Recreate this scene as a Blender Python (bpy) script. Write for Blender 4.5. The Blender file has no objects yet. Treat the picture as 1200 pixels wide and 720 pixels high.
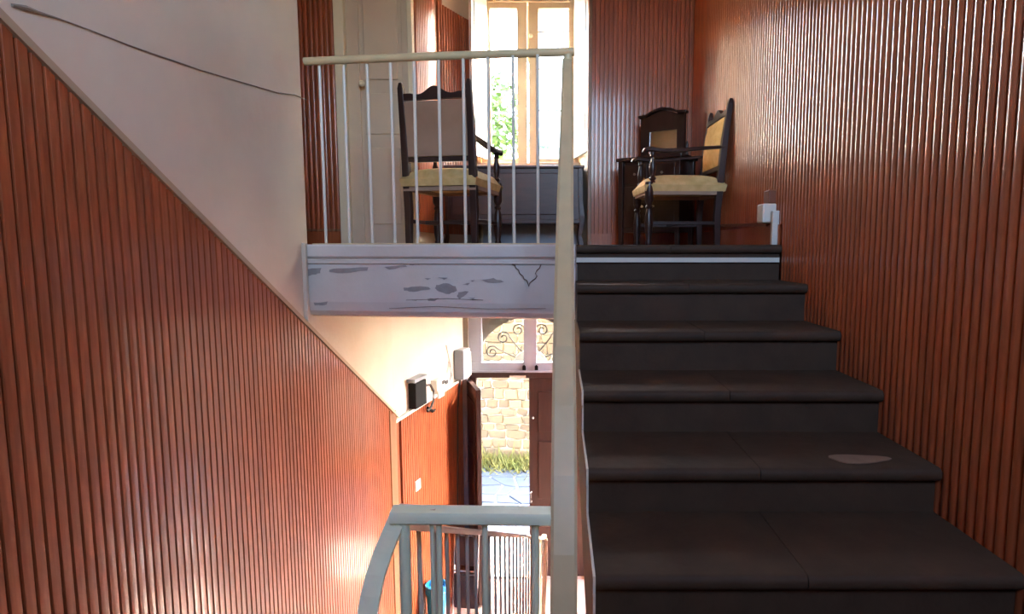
import bpy, bmesh, math, random
from mathutils import Vector, Matrix
random.seed(7)
PI = math.pi
scene = bpy.context.scene
COL = scene.collection

# ------------------------------------------------------------------ camera, sky, sun, exposure
FPX, CX0 = 690.0, 651.0
PITCH = math.atan(70 / FPX)
E = 3.40                      # eye height above the ground-floor hall
L = E + 0.012                 # upper landing
M = E - 1.37                  # half landing
CEIL = E + 3.0
cam_d = bpy.data.cameras.new('camera')
cam_d.sensor_width = 36.0
cam_d.lens = FPX / 1200 * 36
cam_d.shift_x = -(CX0 - 600) / 1200
cam_d.clip_start = 0.02
cam = bpy.data.objects.new('camera', cam_d)
COL.objects.link(cam)
cam.location = (0, 0, E)
cam.rotation_euler = (PI / 2 - PITCH, 0, 0)
scene.camera = cam

SUN_AZ, SUN_EL = math.radians(42), math.radians(38)    # azimuth from +Y towards +X
world = bpy.data.worlds.new('sky_world')
scene.world = world
world.use_nodes = True
wn = world.node_tree
bg = wn.nodes['Background']
sky = wn.nodes.new('ShaderNodeTexSky')
sky.sky_type = 'NISHITA'
sky.sun_disc = False
sky.sun_elevation = SUN_EL
sky.sun_rotation = SUN_AZ
sky.air_density = 0.8
sky.dust_density = 5.0
sky.ozone_density = 0.2
wn.links.new(sky.outputs[0], bg.inputs[0])
bg.inputs[1].default_value = 0.50
sun_d = bpy.data.lights.new('sun_offscreen', 'SUN')
sun_d.energy = 2.4
sun_d.angle = math.radians(1.0)
sun_d.color = (1.0, 0.95, 0.86)
sun = bpy.data.objects.new('sun_offscreen', sun_d)
COL.objects.link(sun)
sv = Vector((math.sin(SUN_AZ) * math.cos(SUN_EL), math.cos(SUN_AZ) * math.cos(SUN_EL), math.sin(SUN_EL)))
sun.rotation_euler = sv.to_track_quat('Z', 'Y').to_euler()
sun.location = (6, 8, 12)
for nm, loc, sx, sy in (('window_portal', (-0.24, 5.62, E + 1.75), 0.95, 2.1), ('door_portal', (-0.26, 6.15, 1.35), 1.2, 2.8), ('window_behind_offscreen', (0.475, -1.52, E + 1.975), 1.15, 1.65)):
    pd = bpy.data.lights.new(nm, 'AREA')
    pd.shape = 'RECTANGLE'
    pd.size, pd.size_y = sx, sy
    pd.cycles.is_portal = True
    po = bpy.data.objects.new(nm, pd)
    COL.objects.link(po)
    po.location = loc
    po.rotation_euler = (-PI / 2, 0, 0) if loc[1] > 0 else (PI / 2, 0, 0)      # faces the room
vs = scene.view_settings
vs.view_transform = 'Standard'
vs.look = 'None'
vs.gamma = 1.0
vs.use_curve_mapping = False
vs.exposure = 4.65
cy = scene.cycles
cy.use_denoising = True
cy.max_bounces = 16
cy.diffuse_bounces = 10
cy.glossy_bounces = 6
cy.transparent_max_bounces = 12
cy.sample_clamp_indirect = 0.0
cy.caustics_reflective = False
cy.caustics_refractive = False

# ------------------------------------------------------------------ helpers
_c, _s = math.cos(PITCH), math.sin(PITCH)
def U(px, py, Y):
    """a point of the place at depth Y, measured off the photograph"""
    u, v = (px - CX0) / FPX, (py - 360) / FPX
    k = Y / (_c - v * _s)
    return Vector((u * k, Y, E + (-_s - v * _c) * k))

def lin(c):
    return tuple(((x / 255) / 12.92 if x <= 10 else (((x / 255) + 0.055) / 1.055) ** 2.4) for x in c) + (1.0,)

MATS = {}
def mat(name, rgb, rough=0.6, spec=0.5, metal=0.0, var=0.0, noise=0.0, nscale=8.0, stretch=(1, 1, 1), bump=0.0, bscale=40.0, coat=0.0, rgb2=None):
    m = bpy.data.materials.new(name)
    m.use_nodes = True
    nt = m.node_tree
    b = nt.nodes['Principled BSDF']
    b.inputs['Roughness'].default_value = rough
    b.inputs['Metallic'].default_value = metal
    b.inputs['Specular IOR Level'].default_value = spec
    if coat:
        b.inputs['Coat Weight'].default_value = coat
        b.inputs['Coat Roughness'].default_value = 0.13
    col = lin(rgb)
    b.inputs['Base Color'].default_value = col
    tc = nt.nodes.new('ShaderNodeTexCoord')
    mp = nt.nodes.new('ShaderNodeMapping')
    mp.inputs['Scale'].default_value = stretch
    oi = nt.nodes.new('ShaderNodeObjectInfo')
    nt.links.new(tc.outputs['Object'], mp.inputs[0])
    if var or noise:
        nz = nt.nodes.new('ShaderNodeTexNoise')
        nz.noise_dimensions = '4D'
        nz.inputs['Scale'].default_value = nscale
        nz.inputs['Detail'].default_value = 6
        wm = nt.nodes.new('ShaderNodeMath'); wm.operation = 'MULTIPLY'; wm.inputs[1].default_value = 37.0
        nt.links.new(oi.outputs['Random'], wm.inputs[0])
        nt.links.new(wm.outputs[0], nz.inputs['W'])
        nt.links.new(mp.outputs[0], nz.inputs['Vector'])
        mr = nt.nodes.new('ShaderNodeMapRange')
        mr.inputs['From Min'].default_value = 0.3
        mr.inputs['From Max'].default_value = 0.7
        nt.links.new(nz.outputs[0], mr.inputs[0])
        mix = nt.nodes.new('ShaderNodeMix'); mix.data_type = 'RGBA'
        c2 = lin(rgb2) if rgb2 else tuple(x * (1 - noise) for x in col[:3]) + (1,)
        mix.inputs[6].default_value = col
        mix.inputs[7].default_value = c2
        nt.links.new(mr.outputs[0], mix.inputs[0])
        hv = nt.nodes.new('ShaderNodeHueSaturation')
        vr = nt.nodes.new('ShaderNodeMapRange')
        vr.inputs['To Min'].default_value = 1 - var
        vr.inputs['To Max'].default_value = 1 + var
        nt.links.new(oi.outputs['Random'], vr.inputs[0])
        nt.links.new(vr.outputs[0], hv.inputs['Value'])
        nt.links.new(mix.outputs[2], hv.inputs['Color'])
        nt.links.new(hv.outputs[0], b.inputs['Base Color'])
    if bump:
        bn = nt.nodes.new('ShaderNodeTexNoise')
        bn.inputs['Scale'].default_value = bscale
        bn.inputs['Detail'].default_value = 5
        nt.links.new(mp.outputs[0], bn.inputs['Vector'])
        bp = nt.nodes.new('ShaderNodeBump')
        bp.inputs['Strength'].default_value = bump
        bp.inputs['Distance'].default_value = 0.01
        nt.links.new(bn.outputs[0], bp.inputs['Height'])
        nt.links.new(bp.outputs[0], b.inputs['Normal'])
    MATS[name] = m
    return m

mat('slat', (184, 100, 60), 0.28, 0.5, var=0.10, rgb2=(156, 79, 45), nscale=7, stretch=(14, 14, 1.2), coat=1.0)
mat('slat_matte', (184, 100, 60), 0.42, 0.4, var=0.12, rgb2=(156, 79, 45), nscale=7, stretch=(14, 14, 1.2), coat=0.5)
mat('slat_back', (156, 79, 45), 0.7)
mat('pine', (158, 112, 78), 0.4, noise=0.3, nscale=8, stretch=(12, 12, 1))
mat('plaster', (232, 221, 202), 0.8, noise=0.12, nscale=2.2, bump=0.12, bscale=25, rgb2=(218, 205, 184))
mat('beam_paint', (234, 231, 226), 0.5, noise=0.12, nscale=3, bump=0.15, bscale=30, rgb2=(218, 210, 200))
mat('chip', (174, 168, 164), 0.85, noise=0.2, nscale=30)
mat('wire', (150, 136, 120), 0.8)
mat('crack', (112, 84, 66), 0.9)
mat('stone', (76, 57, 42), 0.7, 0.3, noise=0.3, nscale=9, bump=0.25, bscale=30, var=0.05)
mat('stone_pale', (140, 114, 94), 0.6, noise=0.3, nscale=12)
mat('stair_side', (96, 84, 74), 0.8, noise=0.2)
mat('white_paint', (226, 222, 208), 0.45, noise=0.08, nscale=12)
mat('rail_cream', (222, 200, 156), 0.4, noise=0.12, nscale=14, bump=0.06)
mat('rail_mint', (238, 246, 216), 0.35, noise=0.1, nscale=14, bump=0.06)
mat('rail_wood', (206, 188, 172), 0.45, noise=0.2, nscale=10)
mat('cap', (196, 172, 140), 0.6, noise=0.15)
mat('jamb', (126, 122, 132), 0.6, noise=0.15)
mat('rod', (232, 226, 210), 0.35)
mat('dark_wood', (58, 32, 26), 0.34, noise=0.4, nscale=6, stretch=(6, 6, 1))
mat('door_wood', (66, 42, 36), 0.45, noise=0.35, nscale=6, stretch=(8, 8, 1))
mat('fabric', (230, 200, 140), 0.9, noise=0.25, nscale=22, bump=0.2, bscale=200, rgb2=(206, 172, 108))
mat('back_cloth', (178, 146, 122), 0.95, noise=0.15, nscale=10)
mat('door_paint', (222, 202, 176), 0.5, noise=0.08, nscale=4)
mat('frame_cream', (240, 229, 198), 0.45, noise=0.06, nscale=6)
mat('window_wood', (206, 180, 146), 0.45, noise=0.1, nscale=6)
mat('shutter', (220, 224, 226), 0.5, noise=0.05)
mat('transom_paint', (176, 184, 196), 0.5, noise=0.08, nscale=10)
mat('black', (6, 6, 8), 0.6, 0.2)
mat('bench_wood', (84, 56, 52), 0.4, 0.5, noise=0.3, nscale=6, stretch=(1, 6, 6))
mat('iron', (36, 32, 28), 0.8, 0.2)
mat('grey_plastic', (150, 156, 166), 0.4)
mat('white_plastic', (224, 218, 204), 0.4)
mat('brown_plastic', (120, 70, 46), 0.4)
mat('cable', (70, 64, 60), 0.6)
mat('blue_plastic', (44, 142, 196), 0.4)
mat('metal', (200, 200, 200), 0.3, metal=0.9)
mat('dark_cloth', (46, 40, 46), 0.8)
mat('hall_floor', (190, 158, 142), 0.4, noise=0.15, nscale=5)
mat('landing_floor', (120, 96, 80), 0.5, noise=0.2, nscale=5)
mat('ceiling', (224, 218, 206), 0.85, noise=0.05)
mat('concrete', (214, 208, 198), 0.85, noise=0.1, nscale=6)
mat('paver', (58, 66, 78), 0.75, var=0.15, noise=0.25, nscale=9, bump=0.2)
mat('paver_joint', (128, 132, 138), 0.95, noise=0.2, nscale=9)
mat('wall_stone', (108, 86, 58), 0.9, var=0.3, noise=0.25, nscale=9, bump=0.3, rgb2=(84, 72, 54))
mat('wall_mortar', (160, 152, 132), 0.95, noise=0.2, nscale=6)
mat('grass', (92, 98, 36), 0.8, var=0.2, noise=0.4, nscale=5, rgb2=(112, 104, 56))
mat('leaf', (96, 124, 62), 0.7, noise=0.4, nscale=4)
mat('bark', (110, 92, 76), 0.9, noise=0.3)
mat('house_wall', (222, 218, 208), 0.8, noise=0.08, nscale=1)
mat('house_glass', (120, 140, 160), 0.2)
mat('teal', (112, 168, 166), 0.6)
mat('roof_tile', (170, 110, 84), 0.8, noise=0.2)
mat('earth', (128, 118, 84), 0.95, noise=0.3, nscale=2)
mat('arch_stone', (150, 140, 124), 0.85, noise=0.2, nscale=8)
mirror_m = mat('mirror', (235, 235, 235), 0.03, metal=1.0)
gm = bpy.data.materials.new('glass'); gm.use_nodes = True
nt = gm.node_tree; nt.nodes.clear()
o_ = nt.nodes.new('ShaderNodeOutputMaterial'); tr = nt.nodes.new('ShaderNodeBsdfTransparent'); gl = nt.nodes.new('ShaderNodeBsdfGlossy')
tr.inputs[0].default_value = (0.95, 0.97, 0.97, 1); gl.inputs['Roughness'].default_value = 0.02
mx = nt.nodes.new('ShaderNodeMixShader'); mx.inputs[0].default_value = 0.06
nt.links.new(tr.outputs[0], mx.inputs[1]); nt.links.new(gl.outputs[0], mx.inputs[2]); nt.links.new(mx.outputs[0], o_.inputs[0])
MATS['glass'] = gm

class MB:
    def __init__(self):
        self.v, self.f = [], []
    def add(self, vs, fs):
        n = len(self.v)
        self.v += [tuple(p) for p in vs]
        self.f += [tuple(i + n for i in q) for q in fs]
        return self
    def box(self, x0, x1, y0, y1, z0, z1):
        return self.add([(x0, y0, z0), (x1, y0, z0), (x1, y1, z0), (x0, y1, z0), (x0, y0, z1), (x1, y0, z1), (x1, y1, z1), (x0, y1, z1)],
                        [(0, 3, 2, 1), (4, 5, 6, 7), (0, 1, 5, 4), (1, 2, 6, 5), (2, 3, 7, 6), (3, 0, 4, 7)])
    def prism(self, poly, axis, a, b):
        """poly: 2D points in the two other axes (x: (y,z); y: (x,z); z: (x,y))"""
        def mk(p, t):
            return (t, p[0], p[1]) if axis == 'x' else (p[0], t, p[1]) if axis == 'y' else (p[0], p[1], t)
        n = len(poly)
        vs = [mk(p, a) for p in poly] + [mk(p, b) for p in poly]
        fs = [tuple(range(n - 1, -1, -1)), tuple(range(n, 2 * n))] + [(i, (i + 1) % n, n + (i + 1) % n, n + i) for i in range(n)]
        return self.add(vs, fs)
    def bar(self, a, b, w, d, up=(0, 0, 1)):
        return self.sweep([a, b], [(-w / 2, -d / 2), (w / 2, -d / 2), (w / 2, d / 2), (-w / 2, d / 2)], up)
    def sweep(self, path, sec, up=(0, 0, 1), scales=None):
        P = [Vector(p) for p in path]
        n, k = len(P), len(sec)
        vs = []
        for i, p in enumerate(P):
            t = (P[min(i + 1, n - 1)] - P[max(i - 1, 0)]).normalized()
            u = Vector(up)
            s = t.cross(u)
            if s.length < 1e-4:
                s = t.cross(Vector((0, 1, 0)))
            s.normalize()
            w = s.cross(t).normalized()
            q = scales[i] if scales else 1.0
            vs += [p + s * (a * q) + w * (b * q) for a, b in sec]
        fs = [tuple(range(k - 1, -1, -1)), tuple(range((n - 1) * k, n * k))]
        for i in range(n - 1):
            for j in range(k):
                fs.append((i * k + j, i * k + (j + 1) % k, (i + 1) * k + (j + 1) % k, (i + 1) * k + j))
        return self.add(vs, fs)
    def tube(self, path, r, n=8, scales=None, up=(0, 0, 1)):
        return self.sweep(path, [(r * math.cos(2 * PI * j / n), r * math.sin(2 * PI * j / n)) for j in range(n)], up, scales)
    def lathe(self, prof, c=(0, 0, 0), n=12):
        vs = []
        for r, z in prof:
            vs += [(c[0] + r * math.cos(2 * PI * j / n), c[1] + r * math.sin(2 * PI * j / n), c[2] + z) for j in range(n)]
        m = len(prof)
        fs = [tuple(range(n - 1, -1, -1)), tuple(range((m - 1) * n, m * n))]
        for i in range(m - 1):
            for j in range(n):
                fs.append((i * n + j, i * n + (j + 1) % n, (i + 1) * n + (j + 1) % n, (i + 1) * n + j))
        return self.add(vs, fs)
    def mesh(self, name, m, smooth=False, bevel=0.0, seg=2):
        me = bpy.data.meshes.new(name)
        bm = bmesh.new()
        V = [bm.verts.new(p) for p in self.v]
        for q in self.f:
            try:
                bm.faces.new([V[i] for i in q])
            except ValueError:
                pass
        bmesh.ops.remove_doubles(bm, verts=bm.verts, dist=1e-6)
        bmesh.ops.recalc_face_normals(bm, faces=bm.faces)
        if bevel:
            ed = [e for e in bm.edges if len(e.link_faces) == 2 and e.calc_face_angle() > 0.5]
            bmesh.ops.bevel(bm, geom=ed, offset=bevel, segments=seg, affect='EDGES', profile=0.5)
        if smooth:
            for f in bm.faces:
                f.smooth = True
            for e in bm.edges:
                if len(e.link_faces) == 2 and e.calc_face_angle() > 0.7:
                    e.smooth = False
        bm.to_mesh(me); bm.free()
        me.materials.append(MATS[m])
        return me
    def build(self, name, m, parent=None, smooth=False, bevel=0.0, seg=2, world=True):
        return link(name, self.mesh(name, m, smooth, bevel, seg), parent, world)

def link(name, me, parent=None, world=True):
    o = bpy.data.objects.new(name, me)
    COL.objects.link(o)
    if parent is not None:
        o.parent = parent
        if world:       # mesh written in world coordinates
            o.matrix_parent_inverse = ROOTINV.get(parent.name, Matrix.Identity(4))
            ROOTINV[o.name] = Matrix.Identity(4)
    return o
ROOTINV = {}

def tag(o, label, cat, group=None, kind=None):
    o['label'] = label
    o['category'] = cat
    if group: o['group'] = group
    if kind: o['kind'] = kind
    return o

def thing(name, label, cat, loc=(0, 0, 0), rz=0.0, group=None, kind=None):
    o = bpy.data.objects.new(name, None)
    COL.objects.link(o)
    o.empty_display_size = 0.1
    o.location = loc
    o.rotation_euler = (0, 0, rz)
    ROOTINV[o.name] = (Matrix.Translation(Vector(loc)) @ Matrix.Rotation(rz, 4, 'Z')).inverted()
    return tag(o, label, cat, group, kind)

def struct(mb, name, m, label, cat, **kw):
    o = mb.build(name, m, **kw)
    ROOTINV[o.name] = Matrix.Identity(4)
    return tag(o, label, cat, kind='structure')

# ------------------------------------------------------------------ the building shell
def slope(y):                                   # top line of the panelling beside the descending flight
    return E + 0.499 - 0.583 * (min(max(y, -1.3), 4.46) - 1.34)

struct(MB().box(-2.5, 1.5, -1.4, 6.1, -0.2, 0.0), 'floor', 'hall_floor', 'pale pinkish tiled floor of the entrance hall', 'floor')
struct(MB().box(-2.6, 1.5, -1.5, 6.1, CEIL, CEIL + 0.2), 'ceiling', 'ceiling', 'white ceiling high above the staircase', 'ceiling')
FW = (-0.10, 1.05, E + 1.15, E + 2.80)            # unseen high window, placed and sized for the light it brings: x0, x1, z0, z1
struct(MB().box(-1.4, FW[0], -1.5, -1.3, 0, CEIL).box(FW[1], 1.5, -1.5, -1.3, 0, CEIL).box(FW[0], FW[1], -1.5, -1.3, 0, FW[2]).box(FW[0], FW[1], -1.5, -1.3, FW[3], CEIL), 'wall_front', 'plaster', 'plain plaster wall behind the half landing', 'wall')
wl = struct(MB().prism([(-1.4, 0), (4.37, 0), (4.37, L - 0.2), (2.93, L - 0.2), (2.93, CEIL), (-1.4, CEIL)], 'x', -1.40, -1.228),
            'wall_left', 'plaster', 'off-white plaster wall with reddish wood slats below a sloping edge', 'wall')
wr = struct(MB().prism([(1.118, -1.4), (1.118, 2.9), (1.122, 5.0), (1.5, 5.0), (1.5, -1.4)], 'z', 0, CEIL),
            'wall_right', 'slat_back', 'wall covered in glossy reddish brown slats beside the ascending steps', 'wall')
# landing side room: short wall behind the stair wall and the wall with the painted door
struct(MB().box(-2.5, -1.40, 2.78, 2.93, L - 0.2, CEIL).box(-2.65, -2.5, 2.78, 4.5, L - 0.2, CEIL), 'wall_landing_side', 'plaster', 'plaster wall closing the left side of the upper landing', 'wall')
wd = struct(MB().box(-2.6, -1.49, 4.318, 4.46, L - 0.2, CEIL).box(-1.49, -1.03, 4.318, 4.46, L + 2.25, CEIL),
            'wall_landing_door', 'plaster', 'slatted wall strip beside the cream door on the landing', 'wall')
# facade wall of the upper floor with the splayed window niche
wb = MB()
wb.prism([(0.29, 4.918), (1.45, 4.918), (1.45, 6.1), (0.20, 6.1), (0.20, 5.52)], 'z', L - 0.2, CEIL)
wb.prism([(-1.0, 4.31), (-0.967, 4.918), (-0.962, 4.918), (-0.68, 5.52), (-0.68, 6.1), (-2.6, 6.1), (-2.6, 4.46), (-1.04, 4.46), (-1.04, 4.31)], 'z', L - 0.2, CEIL)
wb.box(-0.68, 0.20, 5.40, 6.1, L - 0.2, E + 0.745)
wb.box(-0.97, 0.30, 5.25, 6.1, E + 2.72, CEIL)
wback = struct(wb, 'wall_back', 'plaster', 'window wall of the upper landing with a deep splayed niche', 'wall')
# ground floor facade: rectangular inner opening, arched outer opening
ac = U(621, 434, 6.0)
wg = MB()
wg.box(-2.6, -0.86, 5.72, 6.1, 0, L - 0.2).box(0.34, 1.45, 5.72, 6.1, 0, L - 0.2).box(-0.86, 0.34, 5.72, 6.1, E - 0.42, L - 0.2)
R = 0.56
arc = [(ac.x + R * math.cos(a), ac.z + R * math.sin(a)) for a in [PI - PI * i / 20 for i in range(21)]]
wg.prism([(-0.88, 0), (ac.x - R, 0)] + arc[:11] + [(ac.x, E - 0.3), (-0.88, E - 0.3)], 'y', 5.93, 6.1)
wg.prism([(0.36, 0), (0.36, E - 0.3), (ac.x, E - 0.3)] + arc[10:] + [(ac.x + R, 0)], 'y', 5.93, 6.1)
struct(wg, 'wall_entrance', 'arch_stone', 'stone entrance wall with an arched doorway at street level', 'wall')
# angled wall of the entrance hall
HA, HB = Vector((-1.228, 4.36, 0)), Vector((-0.895, 5.78, 0))
hd = (HB - HA).normalized(); hn = Vector((hd.y, -hd.x, 0))
hp = [HA, HB, HB - hn * 0.2, HA - hn * 0.2]
wh = struct(MB().prism([(p.x, p.y) for p in hp], 'z', 0, L - 0.2), 'wall_hall', 'plaster', 'angled cream plaster wall of the entrance hall above a slatted dado', 'wall')

# slats ---------------------------------------------------------------------------------------
PITCHW = 0.035
SEC = [(-0.0164, 0.0), (-0.0164, 0.0095), (-0.013, 0.0148), (-0.0065, 0.0177), (0.0, 0.0186), (0.0065, 0.0177), (0.013, 0.0148), (0.0164, 0.0095), (0.0164, 0.0)]
SEC_FLAT = [(-0.0133, 0.0), (-0.0133, 0.0172), (-0.0127, 0.0178), (0.0, 0.0181), (0.0127, 0.0178), (0.0133, 0.0172), (0.0133, 0.0)]
def slat_mesh(z0, ztop, SEC=SEC, m='slat'):
    """local: x along the wall, y = outward, z up; ztop(s) = height of the top at offset s"""
    n = len(SEC)
    vs = [(s, d, z0) for s, d in SEC] + [(s, d, ztop(s)) for s, d in SEC]
    fs = [tuple(range(n - 1, -1, -1)), tuple(range(n, 2 * n))] + [(i, i + 1, n + i + 1, n + i) for i in range(n - 1)] + [(n - 1, 0, n, 2 * n - 1)]
    return MB().add(vs, fs).mesh('slat', m, smooth=n > 7)
def put_slat(me, parent, base, along, out):
    o = link('slat', me, parent)
    a, n = Vector(along).normalized(), Vector(out).normalized()
    o.matrix_basis = Matrix(((a.x, n.x, 0, base[0]), (a.y, n.y, 0, base[1]), (0, 0, 1, base[2]), (0, 0, 0, 1)))
    return o
def row(parent, A, B, out, me):
    A, B = Vector(A), Vector(B)
    d = B - A; n = int(d.length / PITCHW)
    for i in range(n):
        put_slat(me, parent, A + d * ((i + 0.5) / n), d, out)

MB().prism([(-1.3, 0), (4.36, 0), (4.36, slope(4.46) - 0.01), (-1.3, slope(-1.3) - 0.01)], 'x', -1.2282, -1.2240).build('slat_backing', 'slat_back', wl)
y = 0.30
while y < 4.33:
    zb = max(0.0, M - 0.563 * (y - 1.2) - 0.12)
    put_slat(slat_mesh(zb, lambda s, y=y: slope(y + s) - 0.012, SEC_FLAT, 'slat_matte'), wl, (-1.2245, y, 0), (0, 1, 0), (1, 0, 0))
    y += PITCHW
SEC_BACK = [(-0.0164, 0.0), (-0.0164, 0.0165), (-0.0154, 0.0178), (0.0, 0.0182), (0.0154, 0.0178), (0.0164, 0.0165), (0.0164, 0.0)]
fullb = slat_mesh(L + 0.10, lambda s: CEIL, SEC_BACK, 'slat_matte')
fullr = slat_mesh(L + 0.10, lambda s: CEIL)
low = slat_mesh(M - 1.0, lambda s: CEIL)
row(wr, (1.1182, 0.4, 0), (1.1182, 2.89, 0), (-1, 0, 0), low)
row(wr, (1.1182, 2.89, 0), (1.1220, 4.90, 0), (-1, 0, 0), fullr)
MB().prism([(1.096, 2.92), (1.100, 4.90), (1.122, 4.90), (1.118, 2.92)], 'z', L, L + 0.10).build('baseboard', 'slat', wr)
# back wall (upper floor)
MB().box(0.285, 1.12, 4.9140, 4.9185, L, CEIL).build('slat_backing', 'slat_back', wback)
row(wback, (0.285, 4.9165, 0), (1.105, 4.9165, 0), (0, -1, 0), fullb)
MB().box(0.285, 1.10, 4.895, 4.93, L, L + 0.10).build('baseboard', 'slat', wback)
# short side wall beside the door, and the splayed cheek of the niche with a rounded top
row(wback, (-0.999, 4.33, 0), (-0.967, 4.91, 0), (1, 0, 0), fullr)
chA, chB = Vector((-0.960, 4.93, 0)), Vector((-0.715, 5.45, 0))
chd = chB - chA; nch = int(chd.length / PITCHW)
ztopA, ztopB = U(516, 2, 4.93).z, U(545, 24, 5.42).z
for i in range(nch):
    t = (i + 0.5) / nch
    zt = ztopA + 0.06 if t < 0.12 else ztopB + (ztopA - ztopB) * math.sqrt(max(0.0, 1 - ((t - 0.12) / 0.90) ** 3.0))
    put_slat(slat_mesh(L + 0.1, lambda s, z=zt: z), wback, chA + chd * t, chd, (chd.y, -chd.x, 0))
# wall strip beside the landing door
MB().box(-2.45, -1.545, 4.3135, 4.3185, L, CEIL).build('slat_backing', 'slat_back', wd)
row(wd, (-2.10, 4.3165, 0), (-1.555, 4.3165, 0), (0, -1, 0), fullr)
MB().box(-2.10, -1.545, 4.293, 4.33, L, L + 0.10).build('baseboard', 'slat', wd)
MB().box(-2.10, -1.545, 4.290, 4.30, L + 0.105, L + 0.12).build('baseboard_bead', 'pine', wd)
# hall dado
HTA, HTB = E - 1.316, E - 1.272
MB().prism([(p.x, p.y) for p in (HA + hn * 0.001, HB + hn * 0.001, HB + hn * 0.004, HA + hn * 0.004)], 'z', 0, HTA - 0.01).build('slat_backing', 'slat_back', wh)
hl = (HB - HA).length; nh = int(hl / PITCHW)
for i in range(2, nh):
    t = (i + 0.5) / nh
    put_slat(slat_mesh(0.0, lambda s, t=t: HTA + (HTB - HTA) * (t + s / hl) - 0.01, SEC_FLAT, 'slat_matte'), wh, HA + (HB - HA) * t + hn * 0.0035, HB - HA, hn)
# cap mouldings and corner strip
tr1 = MB().sweep([(-1.213, -1.3, slope(-1.3)), (-1.213, 4.40, slope(4.40))], [(-0.016, -0.012), (0.016, -0.012), (0.016, 0.008), (0.006, 0.014), (-0.016, 0.014)])
struct(tr1, 'trim_1', 'cap', 'pale wooden cap strip along the sloping edge of the slats', 'trim')
a, b = HA + hn * 0.012, HB + hn * 0.012
a.z, b.z = HTA, HTB
struct(MB().sweep([a - hd * 0.04, b], [(-0.014, -0.012), (0.014, -0.012), (0.014, 0.012), (-0.014, 0.012)]), 'trim_2', 'white_paint', 'cream cap strip on top of the entrance hall slats', 'trim')
struct(MB().box(-1.226, -1.203, 4.18, 4.345, 0.0, slope(4.26) - 0.02).box(-1.226, -1.198, 4.165, 4.185, 0.0, slope(4.19) - 0.015), 'trim_3', 'pine', 'light pine strip at the foot of the sloping panelling', 'trim', bevel=0.003)

# ------------------------------------------------------------------ landing slab and painted edge beam
BL, BR = Vector((-1.236, 2.93, 0)), Vector((0.094, 2.769, 0))
lf = MB()
lf.prism([(-2.5, 2.93), (-1.23, 2.945), (0.094, 2.80), (0.094, 2.95), (1.14, 2.95), (1.16, 4.93), (0.25, 4.93), (0.19, 5.5), (-0.67, 5.5), (-0.95, 4.93), (-0.98, 4.46), (-2.5, 4.46)], 'z', L - 0.24, L)
struct(lf, 'floor_landing', 'landing_floor', 'brown floor of the upper landing, seen edge on', 'floor')
struct(MB().prism([(-1.2, 4.46), (1.16, 4.93), (1.16, 6.05), (-2.5, 6.05), (-2.5, 4.46)], 'z', L - 0.24, L - 0.21), 'ceiling_hall', 'ceiling', 'plain ceiling of the entrance hall by the door', 'ceiling')
bt = thing('landing_beam', 'white painted edge beam of the upper landing with flaking paint', 'beam', (-0.6, 2.85, L - 0.36))
bd = (BR - BL).normalized(); bn = Vector((bd.y, -bd.x, 0))          # bn points to the camera
def beam_piece(name, prof, m, a=0.0, b=1.0, bevel=0.0):
    A, B = BL.lerp(BR, a), BL.lerp(BR, b)
    n = len(prof)
    vs = [A + bn * d + Vector((0, 0, z)) for d, z in prof] + [B + bn * d + Vector((0, 0, z)) for d, z in prof]
    fs = [tuple(range(n - 1, -1, -1)), tuple(range(n, 2 * n))] + [(i, (i + 1) % n, n + (i + 1) % n, n + i) for i in range(n)]
    return MB().add(vs, fs).build(name, m, bt, bevel=bevel)
beam_piece('slab_edge', [(-0.04, L + 0.002), (0.022, L + 0.002), (0.026, L - 0.008), (0.026, L - 0.055), (0.02, L - 0.062), (-0.04, L - 0.062)], 'beam_paint')
beam_piece('bead', [(-0.04, L - 0.062), (0.008, L - 0.062), (0.008, L - 0.070), (0.018, L - 0.074), (0.018, L - 0.090), (0.010, L - 0.094), (-0.04, L - 0.094)], 'beam_paint')
beam_piece('face', [(-0.10, L - 0.094), (0.006, L - 0.094), (0.010, L - 0.20), (0.012, L - 0.28), (0.004, L - 0.325), (-0.012, L - 0.348), (-0.04, L - 0.358), (-0.10, L - 0.358)], 'beam_paint')
def on_beam(cx, cy, off):
    px, py = 340 + cx / 3.272, 270 + cy / 3.272
    # intersect with the beam face
    for k in range(1):
        t = (px - 360) / 305.0
        Yp = 2.93 - 0.16 * t - off
    return U(px, py, Yp)
chips = [[(65, 150), (120, 145), (115, 165), (90, 170), (65, 178)], [(150, 152), (200, 146), (300, 142), (295, 155), (200, 165), (150, 160)],
         [(360, 140), (440, 132), (450, 140), (380, 150)], [(435, 220), (480, 216), (530, 218), (540, 226), (500, 231), (470, 236), (437, 232)],
         [(560, 210), (600, 203), (635, 215), (640, 232), (610, 245), (570, 235), (555, 222)], [(645, 238), (685, 235), (670, 250), (650, 265), (640, 255)],
         [(725, 190), (780, 183), (820, 198), (760, 201)], [(90, 277), (145, 273), (140, 285), (95, 288)], [(525, 264), (570, 260), (555, 272), (530, 272)],
         [(565, 180), (605, 182), (590, 190)], [(275, 91), (300, 92), (290, 98)], [(515, 184), (540, 185), (530, 190)], [(660, 208), (690, 202), (680, 211)],
         [(680, 258), (710, 258), (700, 266)], [(690, 193), (712, 192), (700, 198)], [(455, 128), (500, 126), (495, 132), (460, 134)], [(455, 270), (485, 269), (478, 275)]]
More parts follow.
